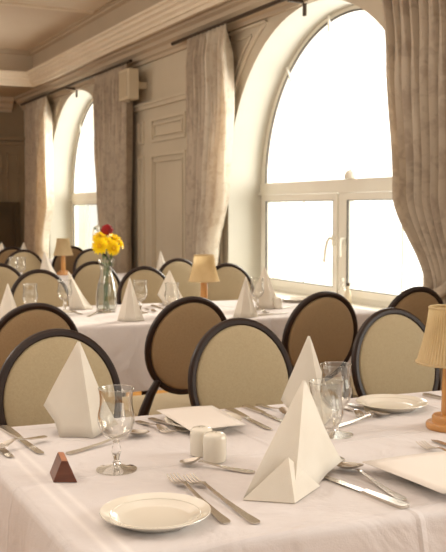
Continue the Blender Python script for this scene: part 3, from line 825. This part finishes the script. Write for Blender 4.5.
# --- menu cards (slightly raised on their plates)
def card(label, cs):
    c = sum(cs, Vector())/4; bm = bmesh.new(); n = 8; g = []
    for i in range(n+1):
        row = []
        for j in range(n+1):
            u, v = i/n, j/n
            q = (cs[0]*(1-u)+cs[1]*u)*(1-v)+(cs[3]*(1-u)+cs[2]*u)*v - c
            row.append(bm.verts.new(q+Vector((0,0,.002*sin(PI*u)+.001*sin(PI*v)))))
        g.append(row)
    for i in range(n):
        for j in range(n): bm.faces.new((g[i][j], g[i+1][j], g[i+1][j+1], g[i][j+1]))
    o = obj('menu_card', bm, M['card'], None, True, c); sd = o.modifiers.new('s', 'SOLIDIFY'); sd.thickness = .0012
    tag(o, label, 'card')
card('blank white menu card lying over a plate at the right edge', [Vector((-1.568,1.112,.7725)), Vector((-1.555,1.335,.7725)), Vector((-1.31,1.335,.774)), Vector((-1.318,1.118,.774))])
card('blank white menu card lying over a plate in the middle of the near table', [Vector((-2.225,.918,.7725)), Vector((-2.21,1.075,.7725)), Vector((-1.974,1.052,.7725)), Vector((-1.972,.903,.7725))])

# --- cutlery; local +x runs from the handle end to the working end
def handle_prof(L, hl):
    # half widths along the handle
    return [(0,.0060),(.006,.0095),(.02,.0100),(.05,.0078),(hl*.6,.0048),(hl*.9,.0036),(hl,.0036)]
def flat_loft(bm, secs, th):
    """secs: (x, halfwidth, z, dish) -> thin curved sheet with thickness"""
    rings = []
    for x, w, z, dsh in secs:
        row = []
        K = 6
        for k in range(K+1):
            u = -1+2*k/K; row.append((x, u*w, z + dsh*(u*u) + th))
        for k in range(K+1):
            u = 1-2*k/K; row.append((x, u*w*.97, z + dsh*(u*u)))
        rings.append([bm.verts.new(q) for q in row])
    n = len(rings[0])
    for A, B in zip(rings, rings[1:]):
        for i in range(n): bm.faces.new((A[i], A[(i+1)%n], B[(i+1)%n], B[i]))
    bm.faces.new(rings[0][::-1]); bm.faces.new(rings[-1])
def make_spoon(L=.2, label=''):
    t = thing('spoon', label, 'spoon'); b0 = L*.70
    bm = bmesh.new()
    flat_loft(bm, [(x, w, .001+.012*(x/b0)**2*sin(min(1, x/b0)*PI*.62), 0) for x, w in handle_prof(L, b0)]+[(b0+.006,.0045,.0108,0)], .0024)
    obj('handle', bm, M['silver'], t, True)
    bm = bmesh.new(); secs = []
    for k in range(13):
        s = k/12; x = b0+.004+(L-b0-.004)*s; w = (.0245*L/.24)*sqrt(max(0.0, 1-(2*s**.9-1)**2))+.0012
        dep = .0085*sin(PI*min(1, s*1.0))+.0004
        zt = .0105*(1-s)**1.3+.0062*s*0+.004
        secs.append((x, w, max(.0004, zt+.004-dep), dep*.95))
    flat_loft(bm, secs, .0016); obj('bowl', bm, M['silver'], t, True)
    return t
def make_fork(L=.2, label=''):
    t = thing('fork', label, 'fork'); b0 = L-.082
    bm = bmesh.new()
    flat_loft(bm, [(x, w, .001+.012*(x/b0)**2*.9, 0) for x, w in handle_prof(L, b0)]+[(b0+.010,.006,.0112,0),(b0+.018,.0105,.0085,.001),(b0+.030,.0128,.0052,.001),(b0+.034,.0130,.0045,.001)], .0024)
    obj('handle', bm, M['silver'], t, True)
    for i in range(4):
        y = (-1.5+i)*.0073; bm = bmesh.new()
        tube(bm, [(b0+.032,y,.0055),(b0+.048,y,.0040),(b0+.066,y,.0062),(L,y,.0110)], [.0022,.0020,.0018,.0010], 6); obj('tine', bm, M['silver'], t, True)
    return t
def make_knife(L=.22, label=''):
    t = thing('knife', label, 'knife'); b0 = L*.47
    bm = bmesh.new()
    flat_loft(bm, [(0,.0065,.0006,0),(.005,.0118,.0004,0),(.02,.0126,.0004,0),(b0*.7,.0092,.0006,0),(b0*.95,.0066,.0008,0),(b0,.0075,.0008,0)], .0058); obj('handle', bm, M['silver'], t, True)
    bm = bmesh.new(); secs = []
    prism(bm, [(b0,-.006),(b0+.02,-.0085),(L-.03,-.0100),(L-.012,-.0085),(L,.0035),(L-.01,.0072),(b0,.0068)], 'z', .0022, .0036); obj('blade', bm, M['silver'], t)
    return t
def lay(maker, tail, head, label, z=0, L=None):
    a, b = T(*tail), T(*head); d = b-a; ln = L or max(.16, min(.30, sqrt(d.x**2+d.y**2)))
    t = maker(ln, label); t.location = (a.x, a.y, ZT+z); t.rotation_euler = (0, 0, atan2(d.y, d.x)); return t
lay(make_fork, (227,524.5), (172,479), 'inner silver fork lying partly under the rim of the front plate')
lay(make_fork, (257,524.7), (188,479.5), 'outer silver fork beside the front plate, to the right of its twin')
lay(make_spoon, (254,473.5), (180,465), 'dessert spoon lying in front of the white shakers')
lay(make_spoon, (67,455), (147,434), 'dessert spoon behind the front goblet')
lay(make_knife, (3,428), (45,457), 'right-hand silver knife at the left edge of the near table')
lay(make_knife, (-16,434), (12,459), 'left-hand silver knife cut off at the left edge')
lay(make_fork, (46,441), (2,452), 'small silver fork crossing the knives at the left edge', z=.009, L=.17)
lay(make_fork, (137,422), (174,436), 'left silver fork between the front goblet and the middle menu card')
lay(make_fork, (150,419), (190,435), 'right silver fork partly under the middle menu card')
lay(make_knife, (228,410), (271,431), 'silver knife right of the middle menu card, left of its pair')
lay(make_knife, (245,407), (287,424), 'silver knife behind its pair, beside the largest napkin')
lay(make_spoon, (258,405), (292,418), 'silver spoon next to the two knives behind the largest napkin')
lay(make_knife, (407,509), (321,477), 'silver knife lying right of the largest napkin at the front')
lay(make_spoon, (404,502), (341,467), 'silver spoon resting against the knife right of the largest napkin', z=.001)
lay(make_spoon, (334,428), (387,415.5), 'dessert spoon right of the two goblets, below the far plate')
lay(make_fork, (341,407), (368,421), 'left silver fork in front of the far side plate')
lay(make_fork, (350,405), (378,418), 'right silver fork touching the rim of the far side plate')
lay(make_fork, (487,472), (420,446), 'silver fork at the right edge above the menu card')
lay(make_knife, (500,466), (432,441), 'silver knife crossing the right edge below the lamp')
lay(make_knife, (424,395.5), (470,406), 'silver knife behind the big lamp at the table edge')
# second table
for i, (mk, a, b, lab) in enumerate([
    (make_knife, (152,306), (176,313), 'knife on the second table left of the small lamp'),
    (make_fork, (146,309), (166,317), 'fork on the second table beside the tall narrow napkin'),
    (make_spoon, (160,303), (186,309), 'spoon on the second table under the kite-shaped napkin'),
    (make_knife, (258,316), (292,313), 'knife on the bright right part of the second table'),
    (make_spoon, (282,309), (308,306), 'spoon beside the window-side plate of the second table'),
    (make_fork, (252,310), (276,316), 'fork in front of the shakers on the second table'),
    (make_spoon, (88,317), (104,312), 'spoon in front of the flower vase'),
    (make_knife, (70,311), (92,318), 'knife left of the flower vase on the second table')]):
    lay(mk, a, b, lab, L=.21)

# --- shakers
def shaker(pos, label, holes):
    t = thing('shaker', label, 'shaker', pos)
    bm = bmesh.new(); lathe(bm, [(0,0),(.022,0),(.0245,.002),(.026,.01),(.026,.050),(.0245,.058),(.020,.0625),(.012,.0645),(0,.065)], 36); obj('body', bm, M['china'], t, True)
    for i in range(holes):
        a = 2*PI*i/holes; bm = bmesh.new(); lathe(bm, [(.0014,0),(.0014,.0008),(0,.0008)], 8, (.006*cos(a), .006*sin(a), .0645)); obj('hole', bm, M['seal'], t)
p = T(201.5, 455, ZT); shaker((p.x, p.y, ZT), 'white ceramic shaker, the left and rear one of the near pair', 5)
p = T(211.5, 461, ZT); shaker((p.x+.004, p.y+.006, ZT), 'white ceramic shaker, the right and front one of the near pair', 3)
p = T(268, 308, ZT); shaker((p.x, p.y, ZT), 'small white shaker below the bright napkins, left of a touching pair', 3)
p = T(276, 308.5, ZT); shaker((p.x, p.y+.01, ZT), 'small white shaker below the bright napkins, right of a touching pair', 5)

# --- wooden block (card holder)
c = T(60, 480, ZT); t = thing('wooden_block', 'reddish-brown wooden prism standing alone at the front left', 'block', (c.x, c.y, ZT))
fl, fr_, tp = T(63.5,483.5,ZT), T(77.5,482.5,ZT), None
ux = (fr_-fl).normalized()          # front base edge direction
w = (fr_-fl).length; bk = Vector((-ux.y, ux.x, 0))
if bk.x > 0: bk = -bk
bk = (T(49,470,ZT)-T(53,483,ZT)).normalized()
h = .044; base = [T(53,482.5,ZT), fr_]
u = (base[1]-base[0]); W_ = u.length; u.normalize()
dep = (T(48,473,ZT)-T(52,484,ZT)).normalized()
o0 = base[0]-Vector((c.x, c.y, ZT))
def PT3(a, b, z): return o0 + u*a + dep*b + Vector((0,0,z))
bm = bmesh.new()
A = [bm.verts.new(q) for q in (PT3(0,0,0), PT3(W_,0,0), PT3(W_*.62,0,h), PT3(W_*.36,0,h))]
B = [bm.verts.new(q) for q in (PT3(0,.072,0), PT3(W_,.072,0), PT3(W_*.62,.072,h), PT3(W_*.36,.072,h))]
bm.faces.new(A); bm.faces.new(B[::-1])
for i in range(4): bm.faces.new((A[i], B[i], B[(i+1)%4], A[(i+1)%4]))
bevel(bm, .0012, 1); ob = obj('body', bm, M['wood_block'], t)
bm = bmesh.new(); A = [bm.verts.new(q) for q in (PT3(W_*.375,.001,h+.0004), PT3(W_*.605,.001,h+.0004), PT3(W_*.605,.071,h+.0004), PT3(W_*.375,.071,h+.0004))]
B = [bm.verts.new(v.co-Vector((0,0,.002))) for v in A]; bm.faces.new(A); bm.faces.new(B[::-1])
for i in range(4): bm.faces.new((A[i], B[i], B[(i+1)%4], A[(i+1)%4]))
obj('top_face', bm, M['wood_top'], t)
t.rotation_euler = (0,0,0)

# --- lamps
def make_lamp(label):
    t = thing('table_lamp', label, 'lamp')
    bm = bmesh.new(); lathe(bm, [(0,0),(.056,0),(.058,.003),(.058,.012),(.055,.016),(.044,.017),(.043,.020),(.043,.030),(.040,.034),(0,.034)], 40); obj('base', bm, M['lamp_wood'], t, True)
    bm = bmesh.new(); lathe(bm, [(.019,.034),(.0205,.045),(.0195,.10),(.0185,.17),(.016,.18),(0,.18)], 28); obj('pole', bm, M['lamp_wood'], t, True)
    bm = bmesh.new(); lathe(bm, [(.009,.18),(.009,.215),(.006,.22),(.0,.22)], 14); obj('lamp_holder', bm, M['china'], t, True)
    bm = bmesh.new(); lathe(bm, [(0,.275),(.008,.272),(.016,.255),(.0165,.245),(.010,.225),(.008,.218),(0,.218)], 18); obj('bulb', bm, M['china'], t, True)
    bm = bmesh.new(); seg = 180; rows = []
    for k in range(9):
        s = k/8; r = .083-(.083-.052)*s - .004*sin(PI*s); z = .165+(.308-.165)*s
        rows.append([bm.verts.new(((r+.0018*(1 if i % 3 else -1))*cos(2*PI*i/seg), (r+.0018*(1 if i % 3 else -1))*sin(2*PI*i/seg), z)) for i in range(seg)])
    for a, b in zip(rows, rows[1:]):
        for i in range(seg): bm.faces.new((a[i], a[(i+1)%seg], b[(i+1)%seg], b[i]))
    sh = obj('lamp_shade', bm, M['shade'], t, True)
    for r, z in ((.0835,.168),(.053,.306)):
        bm = bmesh.new(); tube(bm, [(r*cos(2*PI*i/48), r*sin(2*PI*i/48), z) for i in range(48)], .0032, 6, closed=True); obj('trim_band', bm, M['shade'], sh, True)
    bm = bmesh.new()
    for k in range(3):
        a = 2*PI*k/3; tube(bm, [(.0,0,.296),(.051*cos(a),.051*sin(a),.303)], .0012, 5)
    tube(bm, [(0,0,.272),(0,0,.298)], .003, 6)
    obj('shade_carrier', bm, M['rail'], t, True)
    return t
LP = make_lamp('wooden lamp with pleated gold shade cut off at the right edge'); p = T(449, 428, ZT); LP.location = (p.x, p.y, ZT)
for px, py, z, lab in ((204, 255, .308, 'small wooden lamp with lit-looking cream shade in the middle of the second table'), (63, 238.5, .308, 'distant little wooden lamp with tan shade at the left')):
    p = T(px, py, ZT+z); dup(LP, (p.x, p.y, ZT), .4, lab)

# --- vase and flowers
vp = Vector((-4.71, 1.655, ZT))
t = thing('glass_vase', 'clear waisted glass vase holding yellow and red flowers', 'vase', vp)
bm = bmesh.new()
prof = [(0,0),(.050,0),(.054,.004),(.056,.03),(.0575,.07),(.055,.11),(.046,.155),(.036,.19),(.030,.215),(.031,.235),(.037,.26),(.046,.285)]
lathe(bm, prof+[(.0445,.2855),(.0355,.26),(.0295,.235),(.0285,.215),(.0345,.19),(.0445,.155),(.0535,.11),(.056,.07),(.0545,.03),(.050,.012),(0,.012)], 48)
obj('body', bm, M['glass'], t, True)
bm = bmesh.new(); tube(bm, [(.0453*cos(2*PI*i/40), .0453*sin(2*PI*i/40), .2855) for i in range(40)], .0012, 6, closed=True); obj('rim', bm, M['glass_thick'], t, True)
bm = bmesh.new(); lathe(bm, [(0,.013),(.049,.013),(.0535,.03),(.055,.07),(.0525,.11),(.0435,.153),(0,.153)], 40); obj('water', bm, M['water'], t, True)

def petal(bm, c, d, side, up, L, w, curl):
    pts = []
    for s, ww, cc in ((0,.25,0),(.35,.8,.15),(.7,1,.45),(.92,.7,.8),(1,.12,1)):
        base = c + d*L*s + up*curl*L*cc*cc
        pts.append((bm.verts.new(base-side*w*ww+up*.001), bm.verts.new(base+side*w*ww+up*.001)))
    for (a, b), (e, f) in zip(pts, pts[1:]): bm.faces.new((a, b, f, e))
def chrysanth(px, py, label, tilt, x=-4.71, r=.042):
    hp = TX(px, py, x); foot = vp + Vector((random.uniform(-.02,.02), random.uniform(-.02,.02), .016))
    th_ = thing('chrysanthemum', label, 'flower', foot, 0, None)
    nrm = Vector(tilt).normalized(); s1 = nrm.cross(Vector((0,0,1)))
    s1 = Vector((1,0,0)) if s1.length < .01 else s1.normalized(); s2 = nrm.cross(s1)
    h = hp-foot; bm = bmesh.new()
    for ring, (n, el, L, w) in enumerate(((18,-.12,r,.0052),(17,.18,r*.93,.0050),(15,.5,r*.78,.0044),(12,.95,r*.6,.0036),(8,1.3,r*.42,.003))):
        for k in range(n):
            a = 2*PI*(k+.5*(ring % 2))/n + random.uniform(-.08,.08); e = el+random.uniform(-.1,.1)
            rad = s1*cos(a)+s2*sin(a); d = rad*cos(e)+nrm*sin(e); up = nrm*cos(e)-rad*sin(e); side = s1*(-sin(a))+s2*cos(a)
            petal(bm, h+rad*.004, d, side, up, L*random.uniform(.92,1.05), w, .15)
    obj('flower_head', bm, M['yellow'], th_, True)
    bm = bmesh.new(); cdir = h+nrm*.010
    for i in range(3):
        rr = (.012,.009,.004)[i]; 
    seg = 12; rows = []
    for rr, hh in ((.012,.0),(.011,.004),(.006,.007)):
        rows.append([bm.verts.new(cdir + (s1*cos(2*PI*k/seg)+s2*sin(2*PI*k/seg))*rr + nrm*hh) for k in range(seg)])
    for a, b in zip(rows, rows[1:]):
        for k in range(seg): bm.faces.new((a[k], a[(k+1)%seg], b[(k+1)%seg], b[k]))
    bm.faces.new(rows[-1]); obj('flower_centre', bm, M['yellow_core'], th_, True)
    neck = vp + Vector((0,0,.225)) - foot + Vector((random.uniform(-.014,.014), random.uniform(-.014,.014), 0))
    bm = bmesh.new(); tube(bm, [Vector((0,0,0)), neck*.5+Vector((random.uniform(-.01,.01),random.uniform(-.01,.01),0)), neck, neck.lerp(h,.6), h-nrm*.006], .0024, 6); obj('stem', bm, M['stem'], th_, True)
    bm = bmesh.new()
    for k in range(2):
        a = random.uniform(0, 2*PI); d = Vector((cos(a), sin(a), .5)).normalized(); sd = Vector((-sin(a), cos(a), 0)); b0 = neck.lerp(h, .15+.2*k)
        petal(bm, b0, d, sd, d.cross(sd)*-1, .05, .010, .1)
    obj('leaf', bm, M['leaf'], th_, True)
chrysanth(100, 246, 'large yellow chrysanthemum facing left, lowest in the vase', (1,-.6,.25), -4.66, .044)
chrysanth(99.5, 237.5, 'yellow chrysanthemum at the upper left of the bunch', (.6,-.5,1), -4.74, .038)
chrysanth(113, 248, 'yellow chrysanthemum at the lower right of the bunch', (1,.1,.1), -4.66, .038)
chrysanth(114, 239, 'yellow chrysanthemum at the upper right of the bunch', (.5,.3,1), -4.73, .040)
chrysanth(107, 243, 'yellow chrysanthemum in the middle, just below the red rose', (1,-.1,.6), -4.68, .034)
chrysanth(120, 244, 'yellow chrysanthemum at the far right of the bunch', (.5,.9,.4), -4.74, .030)
hp = TX(107, 230, -4.70); foot = vp+Vector((.0,.008,.016))
th_ = thing('rose', 'single red rose above the yellow flowers', 'flower', foot); h = hp-foot
bm = bmesh.new()
for ring, (n, rr, z0, hh, fl_) in enumerate(((3,.010,.004,.040,-.2),(4,.018,.000,.040,.0),(5,.025,-.006,.040,.25),(5,.030,-.014,.034,.45))):
    for k in range(n):
        a0 = 2*PI*k/n+ring*.7; G = []
        for i in range(6):
            aa = a0 + (i/5-.5)*2*PI/n*1.35; row = []
            for j in range(5):
                s = j/4; r_ = rr*(.25+.75*sin(PI*.5*min(1, s*1.6)))*(1+fl_*s*s*.5); zz = z0-.012+hh*s*(1-.18*(2*i/5-1)**2)
                row.append(bm.verts.new(h+Vector((r_*cos(aa), r_*sin(aa), zz))))
            G.append(row)
        for i in range(5):
            for j in range(4): bm.faces.new((G[i][j], G[i+1][j], G[i+1][j+1], G[i][j+1]))
obj('flower_head', bm, M['red'], th_, True)
bm = bmesh.new(); nk = vp+Vector((.004,.0,.225))-foot; tube(bm, [(0,0,0), nk*.5+Vector((.004,-.006,0)), nk, nk.lerp(h,.6), h-Vector((0,0,.012))], .0026, 6); obj('stem', bm, M['stem'], th_, True)
bm = bmesh.new()
for a, s in ((.3,.5),(2.2,.7),(4.0,.4)):
    d = Vector((cos(a), sin(a), .35)).normalized(); sd = Vector((-sin(a), cos(a), 0)); petal(bm, nk.lerp(h, s), d, sd, Vector((0,0,1)), .05, .012, .15)
obj('leaf', bm, M['leaf'], th_, True)
# trailing sprig of greenery
th_ = thing('greenery_sprig', 'thin green sprig arching out left of the yellow flowers', 'foliage', vp+Vector((-.005,-.008,.016)))
b_ = Vector(th_.location); e1 = TX(99,231,-4.72)-b_; e0 = TX(94,229,-4.72)-b_
bm = bmesh.new(); tube(bm, [(0,0,0), (0.004,0,.2), e1.lerp(Vector((0,0,.24)), .4), e1, e0], .0012, 5); obj('stem', bm, M['stem'], th_, True)
bm = bmesh.new()
for k in range(8):
    q = e1.lerp(e0, k/7) if k > 3 else e1.lerp(Vector((0,0,.24)), .5-k*.12); a = random.uniform(0, 6.28)
    d = Vector((cos(a), sin(a), .4)).normalized(); petal(bm, q, d, Vector((-sin(a), cos(a), 0)), Vector((0,0,1)), .018, .004, .1)
obj('leaf', bm, M['leaf'], th_, True)

# ================================================================== LIGHT
w = bpy.data.worlds.new('world'); SC.world = w; w.use_nodes = True; nt = w.node_tree; L = nt.links
bg = nt.nodes['Background']
tc = N(nt, 'ShaderNodeTexCoord'); sx = N(nt, 'ShaderNodeSeparateXYZ'); L.new(tc.outputs['Generated'], sx.inputs[0])
mr = N(nt, 'ShaderNodeMapRange'); mr.inputs['From Min'].default_value = .05; mr.inputs['From Max'].default_value = .5
mr.inputs['To Min'].default_value = .0; mr.inputs['To Max'].default_value = 1.0; L.new(sx.outputs['Y'], mr.inputs['Value'])
mx = N(nt, 'ShaderNodeMix', data_type='RGBA'); L.new(mr.outputs[0], mx.inputs['Factor'])
mx.inputs['A'].default_value = (.55, .51, .455, 1); mx.inputs['B'].default_value = (2.6, 2.52, 2.34, 1)
L.new(mx.outputs['Result'], bg.inputs['Color']); bg.inputs['Strength'].default_value = 1.0
for k, cx in enumerate(CX):
    l = bpy.data.lights.new('window_daylight', 'AREA'); l.shape = 'RECTANGLE'; l.size = 2.5; l.size_y = 2.3; l.energy = (135, 120, 190)[k]; l.color = (1, .96, .9)
    o = bpy.data.objects.new('window_daylight', l); COL.objects.link(o); o.location = (cx, 4.9, 2.2); o.rotation_euler = (-math.radians(68), 0, 0)
l = bpy.data.lights.new('added_ceiling_fill', 'AREA'); l.shape = 'RECTANGLE'; l.size = 7; l.size_y = 3; l.energy = 52; l.color = (1, .95, .89)  # added fill lamp out of view, lifts the table tops
o = bpy.data.objects.new('added_ceiling_fill', l); COL.objects.link(o); o.location = (-3.5, .6, 3.35)
for x in (-2.5, -6.0, -9.5):
    l = bpy.data.lights.new('added_room_fill', 'POINT'); l.energy = 55; l.shadow_soft_size = .35; l.color = (1, .91, .79)  # added fill lamps out of view, brighten ceiling and walls
    o = bpy.data.objects.new('added_room_fill', l); COL.objects.link(o); o.location = (x, -1.0, 2.55)
sun = bpy.data.lights.new('low_sun', 'SUN'); sun.energy = 3.2; sun.angle = math.radians(14); sun.color = (1, .9, .74)
o = bpy.data.objects.new('low_sun', sun); COL.objects.link(o); d = Vector((.45, -1, -.56)); o.rotation_euler = d.to_track_quat('-Z', 'Y').to_euler()

SC.view_settings.view_transform = 'Standard'; SC.view_settings.look = 'None'; SC.view_settings.exposure = 0.12; SC.view_settings.gamma = 1.0
